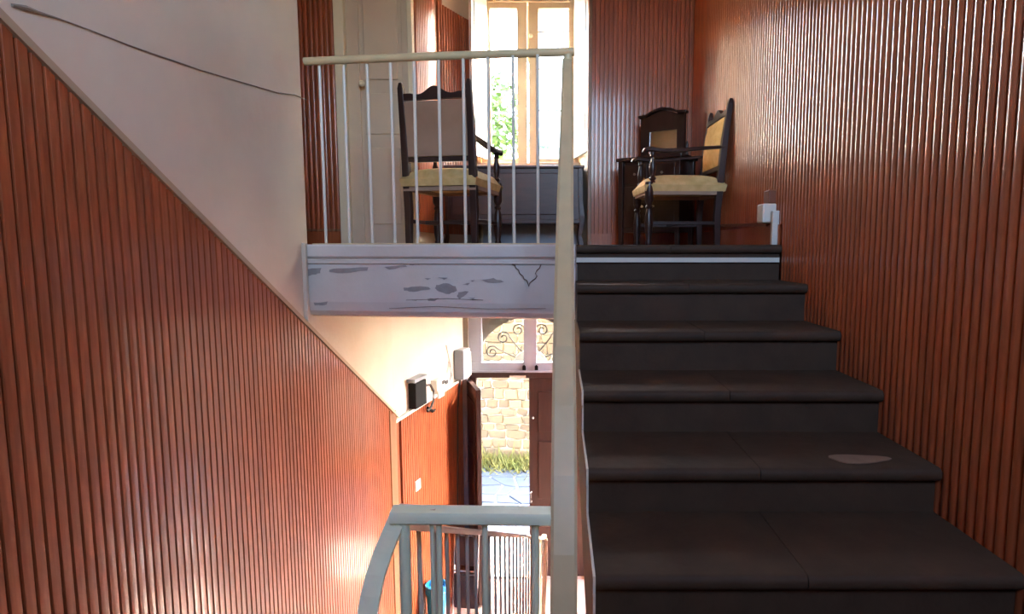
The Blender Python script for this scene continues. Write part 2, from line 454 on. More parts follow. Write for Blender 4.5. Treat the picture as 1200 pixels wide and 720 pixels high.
for poly in chips:
    jag = []
    for (xa, ya), (xb, yb) in zip(poly, poly[1:] + poly[:1]):
        for tt in (0.0, 0.33, 0.67):
            w_ = 0.0 if tt == 0 else min(3.0, 0.05 * math.hypot(xb - xa, yb - ya) + 0.6)
            jag.append((xa + (xb - xa) * tt + random.uniform(-w_, w_), ya + (yb - ya) * tt + random.uniform(-w_, w_)))
    poly = jag
    n = len(poly)
    vs = [on_beam(x, y, 0.0125) for x, y in poly] + [on_beam(x, y, 0.004) for x, y in poly]
    MB().add(vs, [tuple(range(n)), tuple(range(2 * n - 1, n - 1, -1))] + [(i, (i + 1) % n, n + (i + 1) % n, n + i) for i in range(n)]).build('paint_flake', 'chip', bt)
MB().tube([on_beam(x, y, 0.0135) for x, y in [(850, 130), (862, 134), (866, 146), (876, 152), (880, 166), (893, 176), (896, 186), (908, 193), (912, 204), (915, 216), (918, 204), (930, 192), (940, 186), (947, 176), (940, 166), (946, 154), (956, 146), (962, 132)]], 0.0022, 5).build('paint_crack', 'crack', bt)
MB().tube([on_beam(x, y, 0.0135) for x, y in [(445, 268), (520, 266), (600, 262), (740, 268)]], 0.0012, 5).build('paint_crack', 'crack', bt)
MB().tube([on_beam(x, y, 0.0155) for x, y in [(380, 300), (560, 292), (760, 302), (980, 300)]], 0.0010, 5).build('paint_crack', 'crack', bt)
struct(MB().box(-1.230, -1.210, 2.86, 2.885, slope(2.87) + 0.015, L + 0.01), 'trim_4', 'plaster', 'narrow plaster strip on the stair wall beside the beam', 'trim', bevel=0.004)

# ------------------------------------------------------------------ ascending flight
STEPS = [(2.873, E + 0.012), (2.558, E - 0.159), (2.243, E - 0.322), (1.929, E - 0.477), (1.616, E - 0.626), (1.303, E - 0.765), (0.99, E - 0.92), (0.675, E - 1.07), (0.36, E - 1.22)]
SX0, SX1 = 0.094, 1.099
st = thing('ascending_stairs', 'dark worn stone steps rising to the upper landing beside the slatted wall', 'stairs', (0.6, 1.6, M))
seam = [U(786, 292, 2.873).x, U(808, 333, 2.558).x, U(826, 388, 2.243).x, U(856, 458, 1.929).x, U(892, 550, 1.616).x, U(948, 676, 1.303).x, 0.6, 0.5, 0.55]
TH, OV = 0.040, 0.028
def tread_prof(yn, yb, z):
    return [(yb, z), (yn + 0.014, z), (yn + 0.005, z - 0.004), (yn, z - 0.013), (yn, z - 0.026), (yn + 0.006, z - 0.036), (yn + 0.014, z - TH), (yb, z - TH)]
for i, (yn, z) in enumerate(STEPS):
    yb = (STEPS[i - 1][0] + OV + 0.02) if i else 3.05
    znext = STEPS[i + 1][1] if i + 1 < len(STEPS) else M
    for k, (xa, xb) in enumerate(((SX0, seam[i] - 0.001), (seam[i] + 0.001, SX1))):
        dz = random.uniform(-0.002, 0.002)
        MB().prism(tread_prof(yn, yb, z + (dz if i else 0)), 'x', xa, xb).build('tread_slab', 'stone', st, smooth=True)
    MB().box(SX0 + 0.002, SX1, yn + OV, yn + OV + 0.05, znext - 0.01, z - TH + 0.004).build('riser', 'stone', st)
MB().box(SX0 + 0.004, SX1 - 0.005, 2.885, 2.905, E - 0.073, E - 0.050).build('edge_strip', 'white_paint', st)
body = [(yn + OV + 0.04, z - TH) for yn, z in STEPS]
pr = []
for i, (yn, z) in enumerate(STEPS):
    pr.append((yn + OV + 0.03, z - TH + 0.002))
    zn = STEPS[i + 1][1] if i + 1 < len(STEPS) else M
    pr.append((yn + OV + 0.03, zn - TH + 0.002))
pr = [(2.96, pr[0][1])] + pr + [(0.36, M - 0.3), (0.50, M - 0.3), (2.96, L - 0.60)]
MB().prism(pr, 'x', SX0, SX1).build('stair_body', 'stair_side', st)
# bright chipped edge of old paint along the open side of the steps
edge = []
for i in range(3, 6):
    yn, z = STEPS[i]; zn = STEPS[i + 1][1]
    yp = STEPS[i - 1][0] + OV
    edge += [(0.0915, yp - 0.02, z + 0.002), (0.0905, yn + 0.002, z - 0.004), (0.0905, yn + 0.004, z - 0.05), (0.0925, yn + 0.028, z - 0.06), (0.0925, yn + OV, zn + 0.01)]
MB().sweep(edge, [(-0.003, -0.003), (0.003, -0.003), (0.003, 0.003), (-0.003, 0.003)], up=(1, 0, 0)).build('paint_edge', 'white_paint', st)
wp = U(1010, 541, 1.67)
n = 18
vs = []
for k in range(n):
    a = 2 * PI * k / n
    rr = 1 + 0.15 * math.sin(3 * a + 1)
    vs.append((wp.x + 0.088 * rr * math.cos(a), 1.69 + 0.035 * rr * math.sin(a), STEPS[4][1] + 0.0035))
MB().add(vs + [(x, y, z - 0.003) for x, y, z in vs], [tuple(range(n)), tuple(range(2 * n - 1, n - 1, -1))] + [(i, (i + 1) % n, n + (i + 1) % n, n + i) for i in range(n)]).build('worn_patch', 'stone_pale', st)

# half landing and the descending flight
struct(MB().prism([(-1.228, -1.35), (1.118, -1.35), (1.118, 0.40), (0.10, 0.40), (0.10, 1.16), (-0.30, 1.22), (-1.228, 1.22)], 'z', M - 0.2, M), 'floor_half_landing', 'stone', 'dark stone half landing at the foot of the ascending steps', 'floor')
ds = thing('descending_stairs', 'stone steps going down to the entrance hall beside the sloping slats', 'stairs', (-0.8, 2.8, 0))
NR = 12
for i in range(1, NR):
    z = M - i * M / NR
    y0 = 1.2 + (i - 1) * 0.30
    xr = -0.38 + 0.0933 * (y0 - 1.2)
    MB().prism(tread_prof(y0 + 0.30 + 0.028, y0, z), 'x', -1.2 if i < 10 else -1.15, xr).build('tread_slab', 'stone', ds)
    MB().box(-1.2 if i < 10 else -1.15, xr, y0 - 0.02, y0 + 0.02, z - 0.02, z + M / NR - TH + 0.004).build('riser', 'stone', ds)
pb = [(1.16, M - 0.2)]
for i in range(1, NR):
    pb += [(1.2 + (i - 1) * 0.30, M - i * M / NR - TH), (1.2 + i * 0.30, M - i * M / NR - TH)]
pb += [(1.2 + (NR - 1) * 0.30, 0.0), (1.2 + (NR - 1) * 0.30 - 0.5, 0.0)]
MB().prism(pb, 'x', -1.2, -0.42).build('stair_body', 'stair_side', ds)

# ------------------------------------------------------------------ railings
lr = thing('landing_railing', 'cream round handrail with thin rods along the upper landing edge', 'railing', (-0.6, 2.85, L))
RA, RB = U(357, 72, 2.92), U(673, 60.5, 2.80)
MB().tube([RA, RA.lerp(RB, 0.5) + Vector((0, 0, 0.002)), RB], 0.0185, 14).build('handrail', 'rail_cream', lr, smooth=True)
for px in (378, 406, 433, 460, 487, 515.5, 544, 572.5, 601.5, 630):
    t = (px - 360) / 291.0
    Yr = 2.93 - 0.15 * t + 0.012
    top = U(px + 0.6, 72 - 12 * t, Yr); bot = U(px, 288, Yr)
    top.x = bot.x = (top.x + bot.x) / 2
    bot.z = L - 0.005; top.z -= 0.012
    MB().tube([bot, top], 0.0075, 8).build('rod', 'rod', lr, smooth=True)
MB().tube([(-1.20, 2.925, L + 0.004), (0.07, 2.775, L + 0.004)], 0.004, 6).build('bottom_bar', 'rail_cream', lr)
hr = thing('stair_handrail', 'pale painted handrail sloping up along the open side of the steps', 'handrail', (0.03, 1.6, M))
upper = [U(665, 72, 2.80), U(664, 150, 2.33), U(662.3, 240, 1.95), U(661.3, 330, 1.645), U(661, 413, 1.42)]
w1 = 0.054
MB().sweep(upper, [(-w1 / 2, -0.016), (w1 / 2 - 0.010, -0.016), (w1 / 2, -0.008), (w1 / 2, 0.012), (w1 / 2 - 0.008, 0.018), (-w1 / 2 + 0.008, 0.018), (-w1 / 2, 0.012)], scales=[0.86, 0.94, 1, 1, 1]).build('upper_rail', 'rail_cream', hr)
lower = [U(661, 411, 1.425), U(661, 480, 1.32), U(661, 560, 1.225), U(660.8, 650, 1.155), U(660.5, 720, 1.12), U(660.5, 850, 1.085)]
lower.append(Vector((lower[-1].x, lower[-1].y - 0.01, M + 0.1)))
lower.append(Vector((lower[-1].x, lower[-1].y, M)))
MB().sweep(lower, [(-w1 / 2, -0.017), (w1 / 2, -0.017), (w1 / 2, 0.016), (w1 / 2 - 0.006, 0.020), (-w1 / 2 + 0.006, 0.020), (-w1 / 2, 0.016)], up=(0, -0.6, 0.8), scales=[1.03, 1.03, 1.03, 1, 1, 1, 1, 1]).build('lower_rail', 'rail_cream', hr)
nk = U(665.5, 72, 2.80)
MB().lathe([(0.016, -0.055), (0.022, -0.045), (0.022, -0.036), (0.015, -0.03), (0.015, -0.016), (0.019, -0.012), (0.019, 0.03)], nk, 10).build('neck', 'rail_cream', hr, smooth=True)
MB().bar((0.05, 2.815, L - 0.2), (0.053, 2.815, nk.z - 0.02), 0.03, 0.03, up=(0, 1, 0)).build('newel', 'rail_cream', hr)

lo = thing('well_railing', 'mint white guard rail with a curved end across the open stairwell', 'railing', (-0.2, 1.2, M))
A, B = U(459, 603, 1.2), U(648, 605, 1.19)
MB().sweep([A, B], [(-0.018, -0.014), (-0.008, -0.019), (0.008, -0.019), (0.018, -0.012), (0.019, 0.002), (0.014, 0.010), (-0.014, 0.015), (-0.019, 0.004)]).build('handrail', 'rail_mint', lo, smooth=True)
MB().sweep([U(466, 594, 1.215), U(490, 596, 1.21), U(512, 596, 1.205)], [(-0.012, -0.002), (0.012, -0.002), (0.012, 0.002), (-0.012, 0.002)]).build('joint_plate', 'rail_wood', lo)
band = [U(466, 607, 1.205), U(459, 624, 1.185), U(449, 648, 1.15), U(440, 675, 1.115), U(434, 700, 1.09), U(430, 725, 1.07), U(427, 770, 1.05)]
band += [Vector((band[-1].x, band[-1].y - 0.005, M + 0.2)), Vector((band[-1].x, band[-1].y - 0.005, M))]
MB().sweep(band, [(-0.019, -0.005), (0.019, -0.005), (0.019, 0.004), (-0.019, 0.004)], up=(0, -0.6, 0.8)).build('curved_end', 'rail_mint', lo)
pz = U(473.5, 608, 1.2)
MB().tube([(pz.x, 1.2, M), (pz.x, 1.2, pz.z)], 0.0125, 12).build('corner_post', 'rail_mint', lo, smooth=True)
for px, r in ((506, 0.0048), (514, 0.0062), (568, 0.0065), (627, 0.0085)):
    q = U(px, 612, 1.2)
    MB().tube([(q.x, 1.2, M), (q.x, 1.2, q.z + 0.01)], r, 8).build('rod', 'rail_mint', lo, smooth=True)

dr = thing('descending_railing', 'slim brownish handrail with thin rods beside the descending steps', 'railing', (-0.2, 2.8, 0.6))
D0, D1 = Vector((-0.335, 1.22, E - 0.60)), U(636, 631, 4.2)
curl = [D1 + Vector((0.010, 0.12, -0.04)), D1 + Vector((0.018, 0.20, -0.12)), D1 + Vector((0.016, 0.22, -0.3)), D1 + Vector((0.0, 0.22, -0.7)), Vector((D1.x, D1.y + 0.22, 0.0))]
MB().sweep([D0, D0.lerp(D1, 0.5), D1] + curl, [(-0.017, -0.008), (0.017, -0.008), (0.017, 0.006), (0.008, 0.010), (-0.008, 0.010), (-0.017, 0.006)], up=(0, -0.5, 0.86)).build('handrail', 'rail_wood', dr)
for i in range(1, 25):
    Yr = 1.22 + 0.12 * i
    t = (Yr - D0.y) / (D1.y - D0.y)
    if t > 0.99: break
    p = D0.lerp(D1, t)
    k = max(1, math.ceil((Yr - 1.2) / 0.30))
    zb = max(0.0, M - k * M / NR)
    lean = 0.02 * (1 - t) + 0.0
    MB().tube([(p.x - 0.012 + lean, Yr, zb - 0.02), (p.x, Yr, p.z)], 0.006, 7).build('rod', 'rod', dr)

# ------------------------------------------------------------------ landing door (closed, cream)
DZ = L + 2.2
d1 = thing('door_1', 'greige panelled door with cream frame and round knob on the landing', 'door', (-1.27, 4.32, L), kind='structure')
MB().box(-1.545, -1.475, 4.265, 4.40, L, DZ + 0.07).build('door_post', 'frame_cream', d1, bevel=0.006)
MB().box(-1.035, -0.998, 4.262, 4.40, L, DZ + 0.07).build('door_post', 'frame_cream', d1, bevel=0.006)
MB().box(-1.475, -1.035, 4.265, 4.40, DZ, DZ + 0.07).build('lintel', 'frame_cream', d1, bevel=0.006)
lf1 = MB().box(-1.475, -1.035, 4.325, 4.36, L + 0.005, DZ).build('leaf', 'door_paint', d1)
zz = [U(450, p, 4.31).z for p in (262, 171, 163, 107, 99)]
for z0, z1 in ((L + 0.12, zz[1]), (zz[2], zz[3]), (zz[4], DZ - 0.1)):
    # raised stiles around each recess
    MB().box(-1.355, -1.115, 4.312, 4.326, z0 + 0.035, z1 - 0.012).build('panel', 'door_paint', lf1, bevel=0.006)
MB().box(-1.475, -1.385, 4.308, 4.326, L + 0.01, DZ).build('stile', 'door_paint', lf1, bevel=0.004)
MB().box(-1.085, -1.035, 4.308, 4.326, L + 0.01, DZ).build('stile', 'door_paint', lf1, bevel=0.004)
kb = U(424, 98, 4.27)
MB().tube([(kb.x, 4.31, kb.z), (kb.x, 4.285, kb.z), (kb.x, 4.275, kb.z), (kb.x, 4.26, kb.z), (kb.x, 4.25, kb.z)], 0.02, 12, scales=[0.5, 0.45, 1.0, 1.1, 0.6], up=(0, 0, 1)).build('door_knob', 'frame_cream', d1, smooth=True)

# ------------------------------------------------------------------ window over the entrance
WY = 5.46
w1t = thing('window_1', 'tall cream casement window with pale open inner shutters in the niche', 'window', (-0.24, WY, E + 0.76), kind='structure')
wz0, wz1 = E + 0.755, E + 2.62
xs = [U(x, 100, WY).x for x in (566, 574, 606, 617.5, 619.5, 631, 667, 676)]
gz0, gz1 = U(590, 186, WY).z, U(590, 9, WY).z
MB().box(xs[0] - 0.02, xs[1] - 0.004, WY, WY + 0.09, wz0, wz1).build('frame_post', 'window_wood', w1t, bevel=0.004)
MB().box(xs[6] + 0.004, xs[7] + 0.02, WY, WY + 0.09, wz0, wz1).build('frame_post', 'window_wood', w1t, bevel=0.004)
MB().box(xs[0] - 0.02, xs[7] + 0.02, WY - 0.005, WY + 0.09, gz1 + 0.05, wz1 + 0.15).build('frame_head', 'window_wood', w1t, bevel=0.004)
MB().box(xs[0] - 0.05, xs[7] + 0.03, WY - 0.09, WY + 0.10, wz0 - 0.04, wz0).build('window_sill', 'window_wood', w1t, bevel=0.006)
for (a0, a1, b0, b1, bars) in ((xs[1] - 0.004, xs[1] + 0.006, xs[2], xs[3], (106, 131)), (xs[4], xs[5], xs[6] - 0.006, xs[6] + 0.004, (36, 80, 129))):
    cs = MB().box(a0, a1, WY + 0.01, WY + 0.055, wz0, gz1 + 0.05).box(b0, b1, WY + 0.01, WY + 0.055, wz0, gz1 + 0.05)
    cs.box(a1, b0, WY + 0.01, WY + 0.055, wz0, gz0).box(a1, b0, WY + 0.01, WY + 0.055, gz1, gz1 + 0.05)
    co = cs.build('casement', 'window_wood', w1t)
    zs = [gz0] + sorted(U(600, p, WY).z for p in bars) + [gz1]
    for z in zs[1:-1]:
        MB().box(a1, b0, WY + 0.02, WY + 0.045, z - 0.006, z + 0.006).build('glazing_bar', 'transom_paint', co)
    for z0, z1 in zip(zs[:-1], zs[1:]):
        MB().box(a1, b0, WY + 0.031, WY + 0.034, z0, z1).build('pane', 'glass', co)
hk = U(622, 42, WY - 0.02)
MB().lathe([(0.004, -0.02), (0.014, -0.012), (0.016, 0), (0.012, 0.014), (0.003, 0.02)], hk, 10).build('knob', 'frame_cream', w1t, smooth=True)
def shutter(A, B, z0, z1, th=0.028):
    A, B = Vector(A), Vector(B)
    d = (B - A); ln = d.length; d.normalize(); n = Vector((d.y, -d.x, 0))
    def blk(s0, s1, n0, n1, za, zb):
        vs = []
        for z in (za, zb):
            for s, q in ((s0, n0), (s1, n0), (s1, n1), (s0, n1)):
                p = A + d * s + n * q
                vs.append((p.x, p.y, z))
        return MB().add(vs, [(0, 3, 2, 1), (4, 5, 6, 7), (0, 1, 5, 4), (1, 2, 6, 5), (2, 3, 7, 6), (3, 0, 4, 7)])
    sh = blk(0, ln, -th / 2, th / 2, z0, z1).build('shutter_leaf', 'shutter', w1t, bevel=0.003)
    zm = z0 + (z1 - z0) * 0.62
    for za, zb in ((z0 + 0.10, zm - 0.05), (zm + 0.05, z1 - 0.1)):
        for sg in (-1, 1):
            blk(0.05, ln - 0.05, sg * th / 2 - 0.002, sg * (th / 2 + 0.006), za, zb).build('panel', 'shutter', sh, bevel=0.003)
sl0, sl1 = U(571, 188, WY - 0.02), U(553, 188, 5.14)
shutter((sl0.x, sl0.y, 0), (sl1.x, sl1.y, 0), E + 0.79, gz1 + 0.10)
sr0, sr1 = U(674, 184, WY - 0.02), U(689.5, 184, 5.02)
shutter((sr1.x, sr1.y, 0), (sr0.x, sr0.y, 0), E + 0.80, gz1 + 0.10)
struct(MB().box(0.262, 0.292, 4.875, 4.92, L, CEIL), 'trim_5', 'pine', 'slim wooden corner strip at the right edge of the window niche', 'trim', bevel=0.004)
struct(MB().box(-0.66, 0.19, 5.385, 5.402, L, L + 0.24), 'baseboard_back', 'transom_paint', 'pale grey skirting panel at the foot of the niche', 'skirting', bevel=0.003)

w4 = thing('unseen_window', 'unseen high window assumed over the half landing for its daylight', 'window', (0.625, -1.42, FW[2]), kind='structure')  # out of view; assumed from the bluish daylight on the beam
for x0_, x1_ in ((FW[0], FW[0] + 0.05), (FW[1] - 0.05, FW[1]), (0.60, 0.65)):
    MB().box(x0_, x1_, -1.45, -1.38, FW[2], FW[3]).build('frame_post', 'window_wood', w4)
for z0_, z1_ in ((FW[2], FW[2] + 0.05), (FW[3] - 0.05, FW[3])):
    MB().box(FW[0] + 0.05, FW[1] - 0.05, -1.45, -1.38, z0_, z1_).build('frame_rail', 'window_wood', w4)
for x0_, x1_ in ((FW[0] + 0.05, 0.60), (0.65, FW[1] - 0.05)):
    MB().box(x0_, x1_, -1.417, -1.414, FW[2] + 0.05, FW[3] - 0.05).build('pane', 'glass', w4)
# ------------------------------------------------------------------ entrance door with fanlight
DY = 5.76
hd0, hd1 = U(592, 443, DY).z, U(592, 438, DY).z
d2 = thing('door_2', 'dark brown double entrance door with its left leaf standing open', 'door', (-0.26, DY, 0), kind='structure')
MB().box(-0.862, -0.79, DY, DY + 0.10, 0, hd0 + 0.03).build('door_post', 'door_wood', d2, bevel=0.005)
MB().box(0.30, 0.342, DY, DY + 0.10, 0, hd0 + 0.03).build('door_post', 'door_wood', d2, bevel=0.005)
MB().box(-0.862, 0.342, DY - 0.01, DY + 0.12, hd0, hd1 + 0.012).build('lintel', 'door_wood', d2, bevel=0.004)
MB().box(-0.85, 0.33, DY, 6.14, -0.005, 0.02).build('threshold', 'concrete', d2)
ho, fr = U(550, 560, 5.77), U(562, 560, 5.27)
def leaf(A, B, name):
    A, B = Vector((A[0], A[1], 0)), Vector((B[0], B[1], 0))
    d = (B - A); ln = d.length; d.normalize(); n = Vector((d.y, -d.x, 0))
    def blk(s0, s1, n0, n1, za, zb):
        vs = []
        for z in (za, zb):
            for s, q in ((s0, n0), (s1, n0), (s1, n1), (s0, n1)):
                p = A + d * s + n * q
                vs.append((p.x, p.y, z))
        return MB().add(vs, [(0, 3, 2, 1), (4, 5, 6, 7), (0, 1, 5, 4), (1, 2, 6, 5), (2, 3, 7, 6), (3, 0, 4, 7)])
    l = blk(0, ln, -0.022, 0.022, 0.015, hd0 - 0.005).build('leaf', 'door_wood', d2, bevel=0.003)
    for za, zb in ((0.15, 0.75), (0.85, 1.45), (1.55, hd0 - 0.14)):
        for sg in (-1, 1):
            blk(0.09, ln - 0.09, sg * 0.021, sg * 0.032, za, zb).build('panel', 'door_wood', l, bevel=0.008)
    return l
leaf((ho.x, ho.y), (fr.x, fr.y), 'leaf')
rl = leaf((U(620.5, 560, 5.79).x, 5.79), (0.30, 5.79), 'leaf')
hx = U(622, 583, 5.75)
MB().tube([hx + Vector((0.01, 0.03, 0.05)), hx + Vector((0, -0.02, 0.05)), hx + Vector((0, -0.02, -0.05)), hx + Vector((0.01, 0.03, -0.05))], 0.007, 8).build('door_handle', 'white_plastic', d2, smooth=True)
kk = U(625, 490, 5.75)
MB().lathe([(0.004, -0.012), (0.012, 0), (0.004, 0.012)], kk, 8).build('keyhole_plate', 'metal', d2)
MB().box(U(597, 440, DY - 0.02).x, U(616, 440, DY - 0.02).x, DY - 0.025, DY - 0.008, hd0 - 0.004, hd0 + 0.026).build('closer_plate', 'white_paint', d2, bevel=0.002)

struct(MB().box(-0.925, -0.865, 5.64, 5.72, 0, hd1 + 0.02), 'trim_6', 'jamb', 'grey upright strip between the hall slats and the entrance door', 'trim', bevel=0.006)
TY = 5.80
w2 = thing('window_2', 'pale grey framed fanlight window above the entrance door', 'window', (-0.26, TY, hd1), kind='structure')
tx = [U(x, 420, TY).x for x in (548, 565, 614, 629)] + [0.28, 0.345]
tb0, tb1, tt = hd1 + 0.012, U(600, 424.5, TY).z, E - 0.46
MB().box(tx[0], tx[1], TY - 0.03, TY + 0.05, tb0, E - 0.40).build('frame_post', 'transom_paint', w2, bevel=0.004)
MB().box(tx[4], tx[5], TY - 0.03, TY + 0.05, tb0, E - 0.40).build('frame_post', 'transom_paint', w2, bevel=0.004)
MB().box(tx[2], tx[3], TY - 0.035, TY + 0.05, tb0, E - 0.40).build('mullion', 'transom_paint', w2, bevel=0.004)
MB().box(tx[0], tx[5], TY - 0.032, TY + 0.05, tb0, tb1).build('bottom_rail', 'transom_paint', w2, bevel=0.004)
MB().box(tx[0], tx[5], TY - 0.05, TY + 0.04, tb0 - 0.002, tb0 + 0.018).build('weather_bar', 'transom_paint', w2, bevel=0.003)
MB().box(tx[0], tx[5], TY - 0.03, TY + 0.05, tt, E - 0.40).build('top_rail', 'transom_paint', w2, bevel=0.004)
for a0, a1 in ((tx[1], tx[2]), (tx[3], tx[4])):
    MB().box(a0, a1, TY + 0.008, TY + 0.011, tb1, tt).build('pane', 'glass', w2)
for px in (614.2, 628.6):
    q = U(px, 431, TY - 0.04)
    MB().prism([(q.x - 0.017, q.z - 0.026), (q.x + 0.017, q.z - 0.026), (q.x + 0.017, q.z + 0.012), (q.x, q.z + 0.028), (q.x - 0.017, q.z + 0.012)], 'y', TY - 0.05, TY - 0.03).build('latch', 'black', w2, bevel=0.003)
# wrought iron fan with scrolls in the arch
gy = 5.97
gc = U(621.5, 434, gy)
gr = thing('fan_grille', 'wrought iron fan of scrolls in the arch above the entrance', 'grille', (gc.x, gy, gc.z))
hub = [(gc.x + 0.185 * math.cos(a), gc.z + 0.02 + 0.195 * math.sin(a)) for a in [PI * i / 14 for i in range(15)]]
MB().prism([(gc.x + 0.21, gc.z - 0.02)] + hub + [(gc.x - 0.21, gc.z - 0.02)], 'y', gy - 0.01, gy + 0.015).build('hub', 'arch_stone', gr)
for k, deg in enumerate((168, 147, 122, 99, 81, 58, 33, 12)):
    a = math.radians(deg)
    er = Vector((math.cos(a), 0, math.sin(a))); sg = 1 if deg > 90 else -1
    et = Vector((-math.sin(a), 0, math.cos(a))) * sg      # towards the springing
    pts = [gc + er * 0.20 - et * 0.03]
    pts.append(gc + er * 0.30 - et * 0.015)
    pts.append(gc + er * 0.40 - et * 0.005)
    c = gc + er * 0.43 + et * 0.055
    for j in range(24):
        th = -PI / 2 * 0.9 + j / 23 * 2 * PI * 1.35
        r = 0.066 * (1 - 0.72 * j / 23)
        pts.append(c + et * (r * math.sin(th)) + er * (r * math.cos(th)))
    MB().tube([(p.x, gy, p.z) for p in pts], 0.0065, 6, up=(0, 1, 0)).build('scroll', 'iron', gr, smooth=True)
    c2 = gc + er * 0.24 + et * 0.035
    pts = [gc + er * 0.30 - et * 0.012]
    for j in range(14):
        th = PI * 0.6 - j / 13 * 2 * PI * 0.75
        r = 0.035 * (1 - 0.5 * j / 13)
        pts.append(c2 + et * (r * math.sin(th) * -1) + er * (r * math.cos(th) * -1))
    MB().tube([(p.x, gy + 0.004, p.z) for p in pts[1:]], 0.004, 6, up=(0, 1, 0)).build('small_scroll', 'iron', gr, smooth=True)

# ------------------------------------------------------------------ armchairs
def armchair(label, loc, rz):
    t = thing('armchair', label, 'chair', loc, rz, group='carved armchairs on the landing')
    W, D = 0.202, 0.235
    def B(mb, name, m, **k):
        mb.v = [(x, y, z * 0.88) for x, y, z in mb.v]
        return mb.build(name, m, t, world=False, **k)
    for s in (-1, 1):
        path = [(s * W, -D + 0.03, 0), (s * W, -D + 0.035, 0.22), (s * W, -D + 0.02, 0.46), (s * W, -D - 0.002, 0.75), (s * W, -D - 0.030, 1.00), (s * W, -D - 0.034, 1.035)]
        B(MB().sweep(path, [(-0.02, -0.02), (0.02, -0.02), (0.02, 0.02), (-0.02, 0.02)], up=(0, 1, 0), scales=[0.85, 1, 1.05, 0.95, 0.8, 0.45]), 'back_post', 'dark_wood', bevel=0.003)
        prof = [(0.017, 0), (0.022, 0.02), (0.016, 0.04), (0.024, 0.09), (0.027, 0.16), (0.020, 0.24), (0.015, 0.26), (0.024, 0.275), (0.015, 0.29), (0.022, 0.305), (0.028, 0.32), (0.028, 0.44), (0.026, 0.45)]
        B(MB().lathe(prof, (s * (W + 0.005), D, 0), 12), 'front_leg', 'dark_wood', smooth=True)
        prof = [(0.024, 0.445), (0.014, 0.46), (0.024, 0.475), (0.014, 0.49), (0.020, 0.53), (0.022, 0.56), (0.013, 0.60), (0.012, 0.62), (0.019, 0.63), (0.014, 0.645), (0.018, 0.662)]
        B(MB().lathe(prof, (s * (W + 0.005), D - 0.02, 0), 12), 'arm_support', 'dark_wood', smooth=True)
        arm = [(s * W, -D - 0.01, 0.70), (s * (W + 0.010), -0.10, 0.688), (s * (W + 0.015), 0.05, 0.672), (s * (W + 0.012), 0.16, 0.670), (s * (W + 0.010), 0.235, 0.682), (s * (W + 0.010), 0.268, 0.672), (s * (W + 0.010), 0.275, 0.655)]
        B(MB().sweep(arm, [(-0.024, -0.012), (0.024, -0.012), (0.026, 0.004), (0.012, 0.013), (-0.012, 0.013), (-0.026, 0.004)], scales=[0.75, 0.85, 0.95, 1.0, 1.1, 1.0, 0.7]), 'armrest', 'dark_wood', smooth=True)
        B(MB().bar((s * W, -D + 0.03, 0.16), (s * W, D, 0.16), 0.018, 0.026), 'stretcher', 'dark_wood', bevel=0.003)
    fr = MB().box(-W - 0.02, W + 0.02, -D + 0.005, -D + 0.045, 0.355, 0.425).box(-W - 0.02, W + 0.02, D - 0.02, D + 0.02, 0.365, 0.43)
    fr.box(-W - 0.02, -W + 0.02, -D + 0.045, D - 0.02, 0.36, 0.425).box(W - 0.02, W + 0.02, -D + 0.045, D - 0.02, 0.36, 0.425)
    B(fr, 'seat_frame', 'back_cloth')
    B(MB().bar((-W, 0.02, 0.16), (W, 0.02, 0.16), 0.018, 0.026), 'stretcher', 'dark_wood', bevel=0.003)
    N = 14
    vs, fs = [], []
    for i in range(N + 1):
        for j in range(N + 1):
            u, v = 2 * i / N - 1, 2 * j / N - 1
            h = (1 - abs(u) ** 4) ** 0.5 * (1 - abs(v) ** 4) ** 0.5
            k = 1.0
            vs.append((u * (W + 0.032), v * (D + 0.025) + 0.008, 0.43 + 0.085 * h))
    n0 = len(vs)
    for i in range(N + 1):
        for j in range(N + 1):
            u, v = 2 * i / N - 1, 2 * j / N - 1
            vs.append((u * (W + 0.022), v * (D + 0.018) + 0.008, 0.385))
    q = N + 1
    for i in range(N):
        for j in range(N):
            fs.append((i * q + j, (i + 1) * q + j, (i + 1) * q + j + 1, i * q + j + 1))
            fs.append((n0 + i * q + j, n0 + i * q + j + 1, n0 + (i + 1) * q + j + 1, n0 + (i + 1) * q + j))
    for i in range(N):
        for (a, b) in (((i * q), ((i + 1) * q)), ((i * q + N), ((i + 1) * q + N)), (i, i + 1), (N * q + i, N * q + i + 1)):
            fs.append((a, b, n0 + b, n0 + a))
    B(MB().add(vs, fs), 'seat_cushion', 'fabric', smooth=True)
    # upholstered back: padded front, plain cloth behind, tilted with the posts
    def tilt(z):
        return -D + 0.02 - 0.048 * max(0, (z - 0.46) / 0.54) ** 1.25
    vs, fs = [], []
    z0, z1 = 0.575, 0.915
    for side in (0, 1):
        for i in range(9):
            for j in range(9):
                u, v = 2 * i / 8 - 1, j / 8
                z = z0 + (z1 - z0) * v
                pad = (0.028 * (1 - abs(u) ** 4) * (1 - abs(2 * v - 1) ** 4) + 0.012) if side else -0.012
                vs.append((u * (W - 0.018), tilt(z) + pad, z))
    for i in range(8):
        for j in range(8):
            a = i * 9 + j
            fs.append((81 + a, 81 + a + 9, 81 + a + 10, 81 + a + 1))
    for i in range(8):
        for a, b in ((i * 9, (i + 1) * 9), (i * 9 + 8, (i + 1) * 9 + 8), (i, i + 1), (72 + i, 73 + i)):
            fs.append((a, b, 81 + b, 81 + a))
    B(MB().add(vs, fs), 'back_cushion', 'fabric', smooth=True)
    fs = []
    for i in range(8):
        for j in range(8):
            a = i * 9 + j
            fs.append((a, a + 1, a + 10, a + 9))
    vb = [(x, y - 0.002, z) for x, y, z in vs[:81]] + [(x, y + 0.002, z) for x, y, z in vs[:81]]
    fs += [tuple(81 + k for k in reversed(f)) for f in list(fs)]
